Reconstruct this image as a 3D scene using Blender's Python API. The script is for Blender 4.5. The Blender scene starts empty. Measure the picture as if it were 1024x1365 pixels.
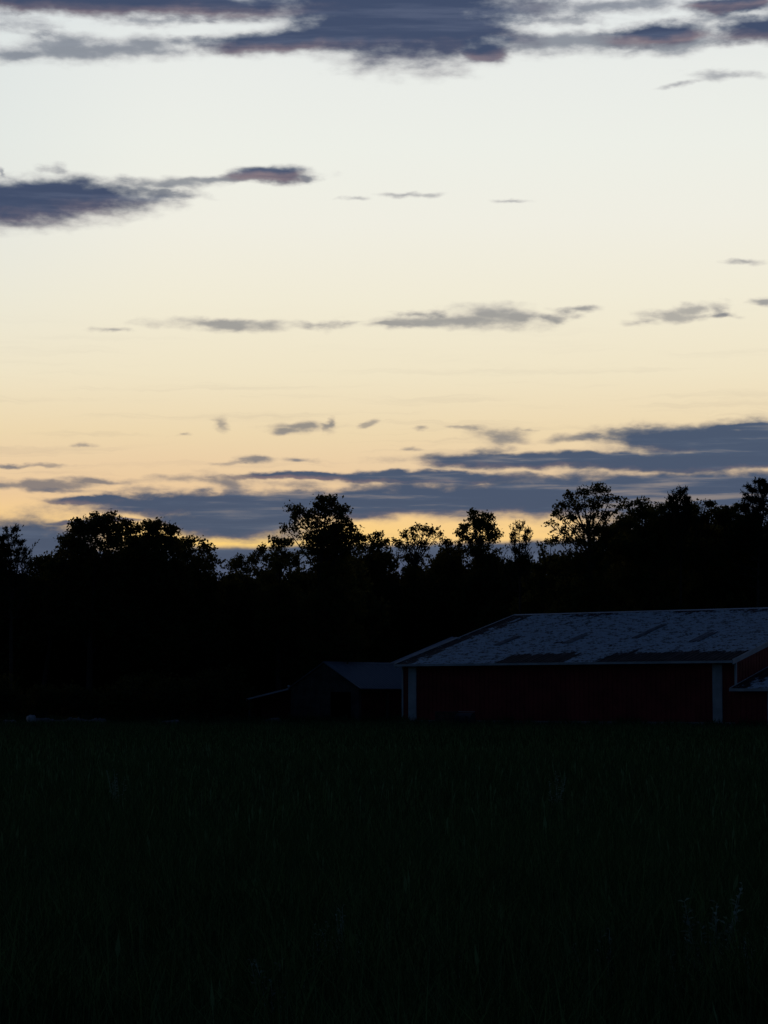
import bpy, math, random
import numpy as np
from mathutils import Vector, Matrix

sc = bpy.context.scene
COL = sc.collection
R = math.radians

# ------------------------------------------------------------------ camera
FPX, YH, EYE = 3000.0, 931.0, 1.65          # focal length in photo pixels, horizon row, eye height
PITCH = math.atan((YH - 682.5) / FPX)
cd = bpy.data.cameras.new('camera'); cam = bpy.data.objects.new('camera', cd); COL.objects.link(cam)
cd.sensor_fit = 'HORIZONTAL'; cd.sensor_width = 36.0; cd.lens = 36.0 * FPX / 1024.0
cd.clip_start = 0.1; cd.clip_end = 6000
cam.location = (0, 0, EYE); cam.rotation_euler = (R(90) + PITCH, 0, 0)
sc.camera = cam
sc.cycles.max_bounces = 4; sc.cycles.diffuse_bounces = 3; sc.cycles.transmission_bounces = 3

# ------------------------------------------------------------------ exposure
vs = sc.view_settings
vs.view_transform = 'Standard'; vs.look = 'None'; vs.exposure = 0; vs.gamma = 1; vs.use_curve_mapping = False

SUN_EL, SUN_AZ = 0.6, -2.6                    # the sun has sunk to the wood, a little left of straight ahead
SKY_STRENGTH = 0.1
DUSK_TINT = (0.125, 0.41, 1.05)
DUSK_LEVEL = 0.55

# sun lamp: almost gone, only a breath of warm light over the tree tops
sl = bpy.data.lights.new('sun', 'SUN'); so = bpy.data.objects.new('sun', sl); COL.objects.link(so)
sl.energy = 0.06; sl.angle = R(0.5); sl.color = (1, 0.72, 0.45)
_d = Vector((math.sin(R(SUN_AZ)) * math.cos(R(SUN_EL)), math.cos(R(SUN_AZ)) * math.cos(R(SUN_EL)), math.sin(R(SUN_EL))))
so.rotation_euler = _d.to_track_quat('Z', 'Y').to_euler()
so.location = (0, 60, 60)

def lin(c):
    o = []
    for v in c[:3]:
        v /= 255.0
        o.append(v / 12.92 if v <= 0.04045 else ((v + 0.055) / 1.055) ** 2.4)
    return tuple(o) + (1.0,)

class NT:
    """short hand for building node trees"""
    def __init__(s, tree): s.t = tree; s.n = tree.nodes; s.l = tree.links
    def put(s, sock, v):
        if v is None: return
        if isinstance(v, bpy.types.NodeSocket): s.l.new(v, sock)
        else:
            try: sock.default_value = v
            except Exception: sock.default_value = tuple(v)[:3]
    def node(s, kind, **kw):
        n = s.n.new(kind)
        for k, v in kw.items(): setattr(n, k, v)
        return n
    def m(s, op, a, b=None, c=None, clamp=False):
        n = s.node('ShaderNodeMath', operation=op, use_clamp=clamp)
        for i, v in enumerate((a, b, c)): s.put(n.inputs[i], v)
        return n.outputs[0]
    def v(s, op, a, b=None, c=None):
        n = s.node('ShaderNodeVectorMath', operation=op)
        for i, x in enumerate((a, b, c)):
            if x is not None: s.put(n.inputs[i], x)
        return n.outputs[1] if op in ('LENGTH', 'DOT_PRODUCT') else n.outputs[0]
    def noise(s, vec, scale=1, detail=2, rough=.5, dims='3D', col=False, lac=2.0):
        n = s.node('ShaderNodeTexNoise', noise_dimensions=dims)
        s.put(n.inputs['Vector'], vec); n.inputs['Scale'].default_value = scale
        n.inputs['Detail'].default_value = detail; n.inputs['Roughness'].default_value = rough
        n.inputs['Lacunarity'].default_value = lac
        return n.outputs['Color' if col else 'Fac']
    def smooth(s, x, a, b, lo=0., hi=1.):
        n = s.node('ShaderNodeMapRange', interpolation_type='SMOOTHSTEP')
        s.put(n.inputs[0], x)
        for i, q in enumerate((a, b, lo, hi)): s.put(n.inputs[1 + i], q)
        return n.outputs[0]
    def mix(s, f, a, b, mode='MIX'):
        n = s.node('ShaderNodeMix', data_type='RGBA', blend_type=mode)
        s.put(n.inputs[0], f); s.put(n.inputs[6], a); s.put(n.inputs[7], b)
        return n.outputs[2]
    def ramp(s, f, stops):
        n = s.node('ShaderNodeValToRGB'); r = n.color_ramp
        r.elements[0].position = stops[0][0]; r.elements[0].color = stops[0][1]
        r.elements[1].position = stops[-1][0]; r.elements[1].color = stops[-1][1]
        for p, c in stops[1:-1]:
            e = r.elements.new(p); e.color = c
        s.put(n.inputs[0], f)
        return n.outputs[0]

def ray(px, py):
    x = (px - 512) / FPX; y = (682.5 - py) / FPX
    return Vector((x, math.cos(PITCH) - y * math.sin(PITCH), math.sin(PITCH) + y * math.cos(PITCH)))
def at(px, py, Y):
    """the point at distance Y whose bearing was read off the photograph"""
    r = ray(px, py); r = r * (Y / r.y); r.z += EYE
    return r
def uv(px, py):
    r = ray(px, py)
    return math.atan2(r.x, r.y) * FPX, math.asin(r.z / r.length) * FPX

# ------------------------------------------------------------------ sky
def build_world():
    w = bpy.data.worlds.new('World'); sc.world = w; w.use_nodes = True
    w.cycles.sampling_method = 'MANUAL'; w.cycles.sample_map_resolution = 512
    N = NT(w.node_tree); N.n.clear()
    out = N.node('ShaderNodeOutputWorld'); bg = N.node('ShaderNodeBackground')
    N.l.new(bg.outputs[0], out.inputs[0])
    bg.inputs['Strength'].default_value = SKY_STRENGTH
    tc = N.node('ShaderNodeTexCoord'); d = N.v('NORMALIZE', tc.outputs['Generated'])
    sp = N.node('ShaderNodeSeparateXYZ'); N.l.new(d, sp.inputs[0])
    U = N.m('MULTIPLY', N.m('ARCTAN2', sp.outputs[0], sp.outputs[1]), FPX)      # bearing
    V = N.m('MULTIPLY', N.m('ARCSINE', sp.outputs[2]), FPX)                     # height above the horizon
    cb = N.node('ShaderNodeCombineXYZ'); N.l.new(U, cb.inputs[0]); N.l.new(V, cb.inputs[1]); P = cb.outputs[0]

    # clear dusk sky away from the sunset
    ns = N.node('ShaderNodeTexSky', sky_type='NISHITA'); ns.sun_disc = False
    ns.sun_elevation = R(SUN_EL); ns.sun_rotation = R(SUN_AZ)
    dusk = N.mix(1.0, ns.outputs[0], tuple(c * DUSK_LEVEL for c in DUSK_TINT) + (1,), 'MULTIPLY')
    # the afterglow
    g = lambda r, g_, b: tuple(10 * c for c in lin((r, g_, b))[:3]) + (1,)
    ST = [(0, (226, 152, 84)), (120, (246, 184, 108)), (195, (253, 208, 128)), (231, (248, 207, 140)), (271, (236, 201, 156)), (311, (235, 206, 166)),
          (351, (237, 215, 175)), (431, (240, 228, 198)), (531, (241, 235, 214)), (631, (240, 238, 226)),
          (731, (237, 239, 231)), (831, (233, 236, 232)), (931, (224, 229, 230)), (1300, (150, 168, 190)), (2000, (70, 92, 130))]
    glow = N.ramp(N.m('DIVIDE', V, 2000.0), [(p / 2000, g(*c)) for p, c in ST])
    # a little paler to the left and hotter round the sunken sun
    hot = N.m('MULTIPLY', N.smooth(N.v('LENGTH', N.v('MULTIPLY', N.v('SUBTRACT', P, (*uv(360, 730), 0)), (1 / 260., 1 / 60., 0))), 1.0, 0.0), 0.5)
    glow = N.mix(hot, glow, g(255, 214, 112))
    pale = N.m('MULTIPLY', N.smooth(U, -250, -620), N.m('MULTIPLY', N.smooth(V, 350, 700), 0.35))
    glow = N.mix(pale, glow, g(205, 216, 220))
    az = N.m('ABSOLUTE', N.m('SUBTRACT', U, SUN_AZ * math.pi / 180 * FPX))
    wgt = N.m('MULTIPLY', N.smooth(az, 4600, 800), N.smooth(V, 2600, 900))
    base = N.mix(wgt, dusk, glow)

    # ---- clouds: banks drawn from bearings and heights, torn by noise
    w1 = N.v('MULTIPLY', N.v('SUBTRACT', N.noise(N.v('MULTIPLY', P, (1 / 130., 1 / 40., 1)), 1, 2, .5, '2D', True), (.5, .5, .5)), (70, 16, 0))
    w2 = N.v('MULTIPLY', N.v('SUBTRACT', N.noise(N.v('MULTIPLY', P, (1 / 34., 1 / 15., 1)), 1, 3, .55, '2D', True), (.5, .5, .5)), (26, 9, 0))
    W = N.v('ADD', w1, w2)
    edge = N.m('SUBTRACT', N.noise(N.v('MULTIPLY', P, (1 / 48., 1 / 19., 1)), 1, 6, .56, '2D'), .5)
    streak = N.noise(N.v('MULTIPLY', P, (1 / 240., 1 / 16., 1)), 1, 5, .58, '2D')

    solid = [(120, 2, 330, 15, 0), (545, 22, 115, 52, 0), (480, 40, 90, 24, 4), (380, 55, 95, 15, 5), (600, 35, 80, 34, 0), (520, 2, 170, 26, 0),
             (880, 44, 62, 13, 3), (1010, 38, 50, 16, 4), (985, 6, 60, 9, 0), (645, 66, 26, 12, 0),
             (70, 263, 112, 21, 0), (10, 271, 95, 25, 0), (365, 235, 50, 9, 2),
             (940, 588, 135, 23, -1), (1010, 592, 140, 28, 0), (985, 569, 60, 6, 0),
             (760, 614, 195, 11, 0), (930, 617, 160, 12, 0), (560, 635, 155, 8, 0), (400, 634, 90, 5, 0),
             (300, 673, 195, 15, 0), (480, 672, 210, 18, 0), (315, 696, 100, 25, -2), (700, 664, 260, 24, 0), (900, 655, 200, 26, 0),
             (980, 690, 190, 55, 0), (130, 667, 75, 6, 0),
             (20, 745, 130, 53, 0), (120, 694, 70, 4, 2)]
    mid = [(115, 66, 150, 15, 2), (95, 57, 50, 12, 0), (185, 60, 46, 12, 0), (240, 58, 50, 8, 0), (30, 70, 50, 11, 4), (740, 58, 150, 15, 0), (800, 56, 90, 13, 0), (820, 8, 110, 9, 0), (720, 10, 60, 10, 0), (900, 60, 90, 11, 0),
           (215, 246, 70, 9, 2), (285, 241, 55, 6, 2), (215, 257, 55, 5, -3), (420, 238, 16, 5, 0), (300, 433, 98, 7, 0), (620, 429, 112, 11, 0), (655, 421, 58, 15, 0), (690, 422, 36, 13, 0), (540, 434, 60, 5, 0), (780, 410, 28, 5, 0),
           (1012, 400, 24, 6, 0), (975, 422, 18, 5, 0), (405, 569, 48, 6, 0), (375, 573, 24, 5, 0), (425, 568, 26, 6, 0), (449, 566, 7, 11, 0), (660, 582, 36, 9, 3), (330, 611, 26, 5, 0), (398, 613, 23, 4, -4),
           (40, 646, 105, 6, 1), (130, 641, 55, 5, 0), (12, 620, 15, 3, 0), (305, 646, 34, 13, -15), (270, 657, 18, 7, 0), (760, 583, 46, 6, 4), (690, 640, 60, 8, 0), (840, 574, 40, 6, 0),
           (620, 645, 60, 5, 0), (330, 690, 90, 20, 0)]
    faint = [(75, 224, 18, 7, 0), (0, 230, 5, 9, 0), (540, 260, 44, 4, 0), (478, 265, 24, 3, 0), (680, 268, 26, 3, 0), (150, 440, 28, 4, 0), (430, 434, 34, 6, 0),
             (460, 433, 30, 5, 10), (560, 418, 40, 5, 0), (740, 424, 30, 7, 0), (890, 421, 46, 10, 0), (925, 412, 34, 9, 8), (958, 411, 24, 8, -25), (862, 428, 30, 6, 0), (990, 350, 27, 4, -2),
             (960, 100, 52, 7, -3), (905, 112, 34, 3.5, 8), (295, 566, 10, 12, 20), (490, 566, 14, 5, 20), (115, 594, 19, 4, 0), (245, 580, 16, 3, 5),
             (562, 570, 12, 4, 0), (615, 569, 34, 4, 0), (300, 617, 30, 4, 6), (240, 637, 40, 5, 0), (400, 645, 60, 6, 0),
             (500, 650, 60, 7, 0), (90, 655, 60, 3.5, 0), (60, 620, 40, 3, 0), (200, 652, 70, 5, 0), (700, 572, 20, 3, 0), (20, 30, 60, 14, 0), (210, 28, 80, 7, 4), (740, 28, 90, 7, 0), (950, 24, 70, 6, 0), (660, 600, 40, 4, 0), (545, 598, 18, 3, 0)]
    def field(vec, patches):
        dist = None
        for (px, py, rx, ry, rot) in patches:
            mp = N.node('ShaderNodeMapping', vector_type='TEXTURE')
            u0, v0 = uv(px, py)
            mp.inputs['Location'].default_value = (u0, v0, 0); mp.inputs['Rotation'].default_value = (0, 0, R(rot))
            mp.inputs['Scale'].default_value = (rx * 1.12, ry * 1.15, 1)
            # each patch waits for the one before, which keeps the node evaluation short of memory
            N.l.new(vec if dist is None else N.v('MULTIPLY_ADD', dist, (1e-6, 1e-6, 0), vec), mp.inputs[0])
            ln = N.v('LENGTH', mp.outputs[0])
            dist = ln if dist is None else N.m('SMOOTH_MIN', dist, ln, 0.25)
        return N.m('SUBTRACT', 1.0, dist)
    # clouds all round beyond the part in view
    side = N.smooth(N.m('ABSOLUTE', U), 620, 900)
    gen = N.noise(N.v('MULTIPLY', P, (1 / 420., 1 / 60., 1)), 1, 5, .55, '2D')
    genf = N.m('ADD', N.m('MULTIPLY', N.m('SUBTRACT', gen, .52), 6), N.m('MULTIPLY', N.m('SUBTRACT', side, 1), 4))
    deck = N.m('SUBTRACT', N.m('MULTIPLY', N.smooth(V, 960, 1500), 1.6), .8)
    bank = N.m('DIVIDE', N.m('SUBTRACT', 206.0, N.m('ADD', V, N.m('MULTIPLY', U, -0.02))), 16.0)

    def density(off):
        pv = N.v('ADD', P, W)
        if off is not None: pv = N.v('ADD', pv, off)
        a = N.m('MAXIMUM', field(pv, solid), N.m('MAXIMUM', N.m('MAXIMUM', deck, bank), genf))
        a = N.smooth(N.m('ADD', a, N.m('MULTIPLY', edge, .75)), N.smooth(V, 380, 560, -.30, -.52), .40)
        return a
    a = density(None)
    cz = N.node('ShaderNodeCombineXYZ'); N.l.new(N.smooth(V, 330, 560, -4.5, -11), cz.inputs[1])
    a2 = density(cz.outputs[0])
    b = N.smooth(N.m('ADD', field(N.v('ADD', P, W), mid), N.m('MULTIPLY', edge, 1.2)), -.35, .8)
    b = N.m('MULTIPLY', b, N.mix(N.smooth(V, 300, 420), (.76,) * 3 + (1,), N.mix(N.smooth(V, 560, 700), (.66,) * 3 + (1,), (.72,) * 3 + (1,))))
    thinned = N.m('MULTIPLY', N.smooth(streak, .52, .72), N.m('MULTIPLY', N.m('MULTIPLY', N.smooth(V, 215, 245), N.smooth(V, 400, 330)), .2))
    a = N.m('MULTIPLY', a, N.m('SUBTRACT', 1.0, thinned))
    c = N.smooth(N.m('ADD', field(N.v('ADD', P, w2), faint), N.m('MULTIPLY', edge, 1.8)), -.2, 1.0)
    c = N.m('MULTIPLY', c, .58)
    veil = N.noise(N.v('MULTIPLY', N.v('ADD', P, W), (1 / 330., 1 / 13., 1)), 1, 5, .6, '2D')
    veil = N.m('MULTIPLY', N.smooth(veil, .5, .78), N.m('MULTIPLY', N.smooth(V, 560, 300), .17))
    c = N.m('MAXIMUM', c, veil)
    inv = lambda x: N.m('SUBTRACT', 1.0, x)
    dens = inv(N.m('MULTIPLY', inv(a), N.m('MULTIPLY', inv(b), inv(c))))
    under = N.m('MULTIPLY', N.m('SUBTRACT', a, a2, clamp=True), N.m('ADD', .34, N.m('MULTIPLY', N.smooth(streak, .35, .65), .34)), clamp=True)
    hi = N.smooth(V, 380, 560)
    core = N.mix(hi, g(61, 80, 107), g(50, 66, 98))
    core = N.mix(N.smooth(V, 150, 200, 1, 0), core, g(66, 84, 116))
    light = N.mix(hi, g(76, 94, 120), g(74, 86, 114))
    cc = N.mix(N.smooth(streak, .42, .78), core, light)
    thin = N.mix(hi, g(140, 130, 130), g(134, 130, 142))
    cc = N.mix(N.smooth(dens, .8, .2), cc, thin)
    pink = N.mix(hi, g(164, 128, 118), g(160, 136, 136))
    cc = N.mix(N.m('MULTIPLY', under, N.smooth(V, 230, 420, .8, .8)), cc, pink)
    # clouds only take the sunset's colour on that side; elsewhere they sink into dusk
    far = N.mix(wgt, N.mix(.5, dusk, g(34, 44, 66)), cc)
    fin = N.mix(N.m('MULTIPLY', dens, .97), base, far)
    N.l.new(fin, bg.inputs['Color'])
build_world()

# ------------------------------------------------------------------ object helpers
def tag(o, label=None, cat=None, group=None, kind=None):
    if label: o['label'] = label
    if cat: o['category'] = cat
    if group: o['group'] = group
    if kind: o['kind'] = kind
    return o
def empty(name, loc, rz=0.0):
    o = bpy.data.objects.new(name, None); COL.objects.link(o)
    o.location = loc; o.rotation_euler = (0, 0, rz); o.empty_display_size = .3
    return o
def link(name, me, mat, parent=None, loc=None):
    o = bpy.data.objects.new(name, me); COL.objects.link(o)
    if mat is not None and not me.materials:
        for q in (mat if isinstance(mat, (list, tuple)) else [mat]): me.materials.append(q)
    if parent: o.parent = parent
    if loc: o.location = loc
    return o
def copy_tree(o, parent=None):
    c = o.copy(); COL.objects.link(c); c.parent = parent
    for ch in o.children: copy_tree(ch, c)
    return c

class MB:
    def __init__(s): s.v = []; s.f = []
    def box(s, x0, x1, y0, y1, z0, z1):
        b = len(s.v)
        s.v += [(x0, y0, z0), (x1, y0, z0), (x1, y1, z0), (x0, y1, z0), (x0, y0, z1), (x1, y0, z1), (x1, y1, z1), (x0, y1, z1)]
        s.f += [tuple(b + i for i in q) for q in ((0, 3, 2, 1), (4, 5, 6, 7), (0, 1, 5, 4), (1, 2, 6, 5), (2, 3, 7, 6), (3, 0, 4, 7))]
        return s
    def prism(s, poly, axis, a, b):
        """extrude a 2D outline; axis 'x': outline in (y,z), 'y': in (x,z), 'z': in (x,y)"""
        mk = {'x': lambda p, t: (t, p[0], p[1]), 'y': lambda p, t: (p[0], t, p[1]), 'z': lambda p, t: (p[0], p[1], t)}[axis]
        n = len(poly); o = len(s.v)
        s.v += [mk(p, a) for p in poly] + [mk(p, b) for p in poly]
        s.f += [tuple(o + i for i in range(n))[::-1], tuple(o + n + i for i in range(n))]
        s.f += [(o + i, o + (i + 1) % n, o + n + (i + 1) % n, o + n + i) for i in range(n)]
        return s
    def bar(s, p0, p1, w, h=None):
        p0 = Vector(p0); p1 = Vector(p1); h = h or w
        d = (p1 - p0).normalized(); up = Vector((0, 0, 1)) if abs(d.z) < .95 else Vector((1, 0, 0))
        a = d.cross(up).normalized() * w / 2; b = a.cross(d).normalized() * h / 2
        o = len(s.v)
        for p in (p0, p1): s.v += [tuple(p + q) for q in (-a - b, a - b, a + b, -a + b)]
        s.f += [tuple(o + i for i in q) for q in ((0, 3, 2, 1), (4, 5, 6, 7), (0, 1, 5, 4), (1, 2, 6, 5), (2, 3, 7, 6), (3, 0, 4, 7))]
        return s
    def tube(s, pts, rad, n=6):
        o = len(s.v); pts = [Vector(p) for p in pts]
        for i, p in enumerate(pts):
            t = (pts[min(i + 1, len(pts) - 1)] - pts[max(i - 1, 0)]).normalized()
            a = t.orthogonal().normalized(); b = t.cross(a)
            for k in range(n):
                an = 2 * math.pi * k / n
                s.v.append(tuple(p + (a * math.cos(an) + b * math.sin(an)) * rad[i]))
        for i in range(len(pts) - 1):
            for k in range(n):
                s.f.append((o + i * n + k, o + i * n + (k + 1) % n, o + (i + 1) * n + (k + 1) % n, o + (i + 1) * n + k))
        s.f.append(tuple(o + k for k in range(n))[::-1]); e = o + (len(pts) - 1) * n
        s.f.append(tuple(e + k for k in range(n)))
        return s
    def disc(s, c, r, w, n=16, hole=0.0):
        """a wheel ring about the x axis"""
        o = len(s.v); cx, cy, cz = c
        for k in range(n):
            a = 2 * math.pi * k / n
            for rr in (r, max(hole, .004)):
                for x in (-w / 2, w / 2): s.v.append((cx + x, cy + math.cos(a) * rr, cz + math.sin(a) * rr))
        for k in range(n):
            p = o + 4 * k; q = o + 4 * ((k + 1) % n)
            s.f += [(p, q, q + 1, p + 1), (p + 2, p + 3, q + 3, q + 2), (p, p + 2, q + 2, q), (p + 1, q + 1, q + 3, p + 3)]
        return s
    def mesh(s, name):
        me = bpy.data.meshes.new(name); me.from_pydata(s.v, [], s.f); me.update(); return me
    def build(s, name, mat, parent=None, bev=0.0, loc=None):
        o = link(name, s.mesh(name), mat, parent, loc)
        if bev:
            m = o.modifiers.new('bevel', 'BEVEL'); m.width = bev; m.segments = 2; m.limit_method = 'ANGLE'
        return o

def poly_mesh(name, verts, loops, starts, totals):
    me = bpy.data.meshes.new(name)
    me.vertices.add(len(verts)); me.vertices.foreach_set('co', np.ascontiguousarray(verts, np.float32).ravel())
    me.loops.add(len(loops)); me.loops.foreach_set('vertex_index', np.ascontiguousarray(loops, np.int32))
    me.polygons.add(len(starts)); me.polygons.foreach_set('loop_start', np.ascontiguousarray(starts, np.int32))
    me.polygons.foreach_set('loop_total', np.ascontiguousarray(totals, np.int32))
    me.update(calc_edges=True)
    return me

# ------------------------------------------------------------------ materials
def new_mat(name):
    m = bpy.data.materials.new(name); m.use_nodes = True
    N = NT(m.node_tree); b = m.node_tree.nodes['Principled BSDF']
    return m, N, b
def simple(name, col, rough=.7, var=.25, scale=3.0, metal=0.0, bump=0.0, bscale=30., spec=.3):
    m, N, b = new_mat(name)
    tc = N.node('ShaderNodeTexCoord')
    n = N.noise(tc.outputs['Object'], scale, 6, .6)
    lo = tuple(c * (1 - var) for c in col) + (1,); hi = tuple(min(1, c * (1 + var)) for c in col) + (1,)
    N.put(b.inputs['Base Color'], N.mix(N.smooth(n, .3, .7), lo, hi))
    b.inputs['Roughness'].default_value = rough; b.inputs['Metallic'].default_value = metal
    b.inputs['Specular IOR Level'].default_value = spec
    if bump:
        bp = N.node('ShaderNodeBump'); bp.inputs['Strength'].default_value = bump; bp.inputs['Distance'].default_value = .01
        N.put(bp.inputs['Height'], N.noise(tc.outputs['Object'], bscale, 5, .6)); N.l.new(bp.outputs[0], b.inputs['Normal'])
    return m
def leaf_mat(name, col, trans=.35, warm=1.0, island=0.0):
    m, N, b = new_mat(name); N.n.remove(b)
    out = [n for n in N.n if n.type == 'OUTPUT_MATERIAL'][0]
    oi = N.node('ShaderNodeObjectInfo'); geo = N.node('ShaderNodeNewGeometry')
    n = N.noise(geo.outputs['Position'], .8, 4, .6)
    rnd = N.m('ADD', N.m('MULTIPLY', oi.outputs['Random'], .5), N.m('MULTIPLY', n, .7))
    c = N.mix(rnd, tuple(x * .6 for x in col) + (1,), (col[0] * 1.35, col[1] * 1.25, col[2] * 1.1, 1))
    if island: c = N.mix(1.0, c, N.mix(N.smooth(geo.outputs['Random Per Island'], .2, 1.0), (1 - island,) * 3 + (1,), (1 + island * 1.3,) * 3 + (1,)), 'MULTIPLY')
    df = N.node('ShaderNodeBsdfDiffuse'); N.put(df.inputs[0], c)
    tr = N.node('ShaderNodeBsdfTranslucent'); N.put(tr.inputs[0], N.mix(.5, c, (col[0] * (1 + 2.2 * warm), col[1] * 1.4, col[2] * (1 - .6 * warm), 1)))
    mx = N.node('ShaderNodeMixShader'); mx.inputs[0].default_value = trans
    N.l.new(df.outputs[0], mx.inputs[1]); N.l.new(tr.outputs[0], mx.inputs[2]); N.l.new(mx.outputs[0], out.inputs[0])
    return m
M = {}
M['leaf'] = leaf_mat('leaf', (.075, .105, .045), .36)
M['needle'] = leaf_mat('needle', (.026, .048, .024), .08)
M['grass'] = leaf_mat('grass', (.058, .118, .055), .14, 0, .65)
M['weed'] = leaf_mat('weed', (.26, .36, .34), .1, 0, .3)
M['seed'] = leaf_mat('grass_seed', (.08, .15, .085), .1, 0, .5)
M['bark'] = simple('bark', (.07, .058, .047), .9, .35, 2, bump=.6)
M['red'] = simple('red_metal_siding', (.29, .033, .036), .6, .3, .7, bump=.1)
M['old_red'] = simple('faded_red_boards', (.11, .02, .02), .8, .4, .8, bump=.2)
M['trim'] = simple('pale_trim', (.58, .63, .66), .6, .16, 1.5, bump=.1)
M['galv'] = simple('plain_pale_roof', (.60, .62, .66), .55, .18, .6, metal=0.0)
M['grey_roof'] = simple('grey_metal_roof', (.18, .23, .28), .6, .2, .5)
M['boards'] = simple('weathered_boards', (.095, .09, .085), .9, .4, 1.5, bump=.5)
M['concrete'] = simple('concrete', (.33, .33, .32), .9, .2, 2, bump=.4)
M['dark_steel'] = simple('dark_steel', (.05, .05, .055), .55, .3, 4)
M['rubber'] = simple('rubber', (.02, .02, .02), .9, .2, 5)
M['stone'] = simple('fieldstone', (.20, .20, .20), .95, .35, 3, bump=.7, bscale=14)
M['pale_stone'] = simple('pale_boulder', (.42, .44, .47), .95, .25, 4, bump=.6, bscale=14)
M['crate_wood'] = simple('crate_wood', (.08, .065, .055), .9, .4, 3, bump=.5)
M['rust'] = simple('rusty_steel', (.20, .055, .035), .8, .4, 6)
M['dark_gap'] = simple('bare_earth', (.035, .03, .026), 1, .3, 2)

def worn_roof(name, root, L, w):
    """pale coating that has flaked off in flecks, most of it along the eave; coordinates run along the barn"""
    m, N, b = new_mat(name)
    tc = N.node('ShaderNodeTexCoord'); tc.object = root
    P = tc.outputs['Object']
    sp = N.node('ShaderNodeSeparateXYZ'); N.l.new(P, sp.inputs[0]); X, Y = sp.outputs[0], sp.outputs[1]
    flat = N.v('MULTIPLY', P, (1, 1, 0))
    fleck = N.noise(N.v('MULTIPLY', flat, (2.1, 1.5, 0)), 1, 6, .68)
    big = N.noise(N.v('MULTIPLY', flat, (.28, .34, 0)), 1, 4, .6)
    fine = N.noise(N.v('MULTIPLY', flat, (6, 2.2, 0)), 1, 4, .6)
    dash = N.noise(N.v('MULTIPLY', flat, (1.7, 3.0, 0)), 1, 3, .6)
    runs = N.noise(N.v('MULTIPLY', flat, (7, .5, 0)), 1, 3, .6)
    # bare stretches of sheet: along the eave (broken in the middle), and a wedge by the left rake
    wig = N.m('MULTIPLY', N.m('SUBTRACT', N.noise(N.v('MULTIPLY', flat, (1.5, .7, 0)), 1, 6, .68), .5), 3.0)
    eave = N.smooth(N.m('ADD', Y, wig), 2.15, 1.0)
    gap = N.m('MULTIPLY', N.smooth(X, 6.4, 7.2), N.m('MAXIMUM', N.smooth(X, 11.6, 10.9), N.smooth(X, 13.0, 13.8)))
    e1 = N.m('MULTIPLY', eave, gap)
    rake = N.m('MULTIPLY', N.smooth(N.m('ADD', X, N.m('MULTIPLY', wig, 1.5)), 1.5, .2), .55)
    top = N.m('MULTIPLY', N.smooth(N.m('ADD', Y, wig), w - 2.2, w - .3), .5)
    top = N.m('MULTIPLY', top, N.smooth(big, .35, .6))
    amount = N.m('ADD', N.m('MAXIMUM', N.m('MAXIMUM', rake, top), N.m('MULTIPLY', e1, .72)), N.m('MULTIPLY', N.m('SUBTRACT', big, .5), .7))
    f = N.m('ADD', N.m('ADD', N.m('MULTIPLY', fleck, 1.0), N.m('MULTIPLY', amount, .5)), N.m('MULTIPLY', N.m('SUBTRACT', fine, .5), .35))
    bare = N.m('MAXIMUM', N.smooth(f, .57, .69), N.m('MULTIPLY', N.smooth(dash, .50, .62), .75))
    coat = N.mix(N.smooth(fine, .3, .7), (.48, .60, .68, 1), (.62, .76, .84, 1))
    steel = N.mix(N.smooth(runs, .42, .72), (.018, .02, .028, 1), (.11, .085, .085, 1))
    N.put(b.inputs['Base Color'], N.mix(bare, coat, steel))
    b.inputs['Roughness'].default_value = .75; b.inputs['Specular IOR Level'].default_value = .15
    bp = N.node('ShaderNodeBump'); bp.inputs['Strength'].default_value = .3; bp.inputs['Distance'].default_value = .01
    N.put(bp.inputs['Height'], N.m('SUBTRACT', 1.0, bare)); N.l.new(bp.outputs[0], b.inputs['Normal'])
    return m

# ------------------------------------------------------------------ the field
def ground():
    m, N, b = new_mat('field_soil')
    geo = N.node('ShaderNodeNewGeometry')
    n = N.noise(geo.outputs['Position'], .35, 8, .65)
    N.put(b.inputs['Base Color'], N.mix(N.smooth(n, .3, .7), (.016, .024, .011, 1), (.034, .045, .02, 1)))
    b.inputs['Roughness'].default_value = 1; b.inputs['Specular IOR Level'].default_value = 0
    bp = N.node('ShaderNodeBump'); bp.inputs['Strength'].default_value = .8; bp.inputs['Distance'].default_value = .1
    N.put(bp.inputs['Height'], N.noise(geo.outputs['Position'], 6, 8, .7)); N.l.new(bp.outputs[0], b.inputs['Normal'])
    mb = MB(); S = 3000.
    mb.v = [(-S, -S, 0), (S, -S, 0), (S, S, 0), (-S, S, 0)]; mb.f = [(0, 1, 2, 3)]
    tag(mb.build('field', m), kind='structure')
ground()

def blades(rng, x, y, h, w, lean):
    """five-point bent blades -> vertices and faces"""
    n = len(x)
    a = rng.uniform(0, 2 * np.pi, n); la = rng.uniform(0, 2 * np.pi, n)
    ca, sa = np.cos(a) * w / 2, np.sin(a) * w / 2
    lx, ly = np.cos(la) * lean * h, np.sin(la) * lean * h
    z = np.zeros(n)
    v = np.stack([np.stack([x - ca, y - sa, z], 1), np.stack([x + ca, y + sa, z], 1),
                  np.stack([x + ca * .75 + lx * .35, y + sa * .75 + ly * .35, h * .6], 1),
                  np.stack([x - ca * .75 + lx * .35, y - sa * .75 + ly * .35, h * .6], 1),
                  np.stack([x + lx, y + ly, h * (1 - .18 * lean)], 1)], 1).reshape(-1, 3)
    b = np.arange(n) * 5
    loops = np.stack([b, b + 1, b + 2, b + 3, b + 3, b + 2, b + 4], 1).ravel()
    starts = np.stack([np.arange(n) * 7, np.arange(n) * 7 + 4], 1).ravel()
    tot = np.tile([4, 3], n)
    return v, loops, starts, tot
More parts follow.
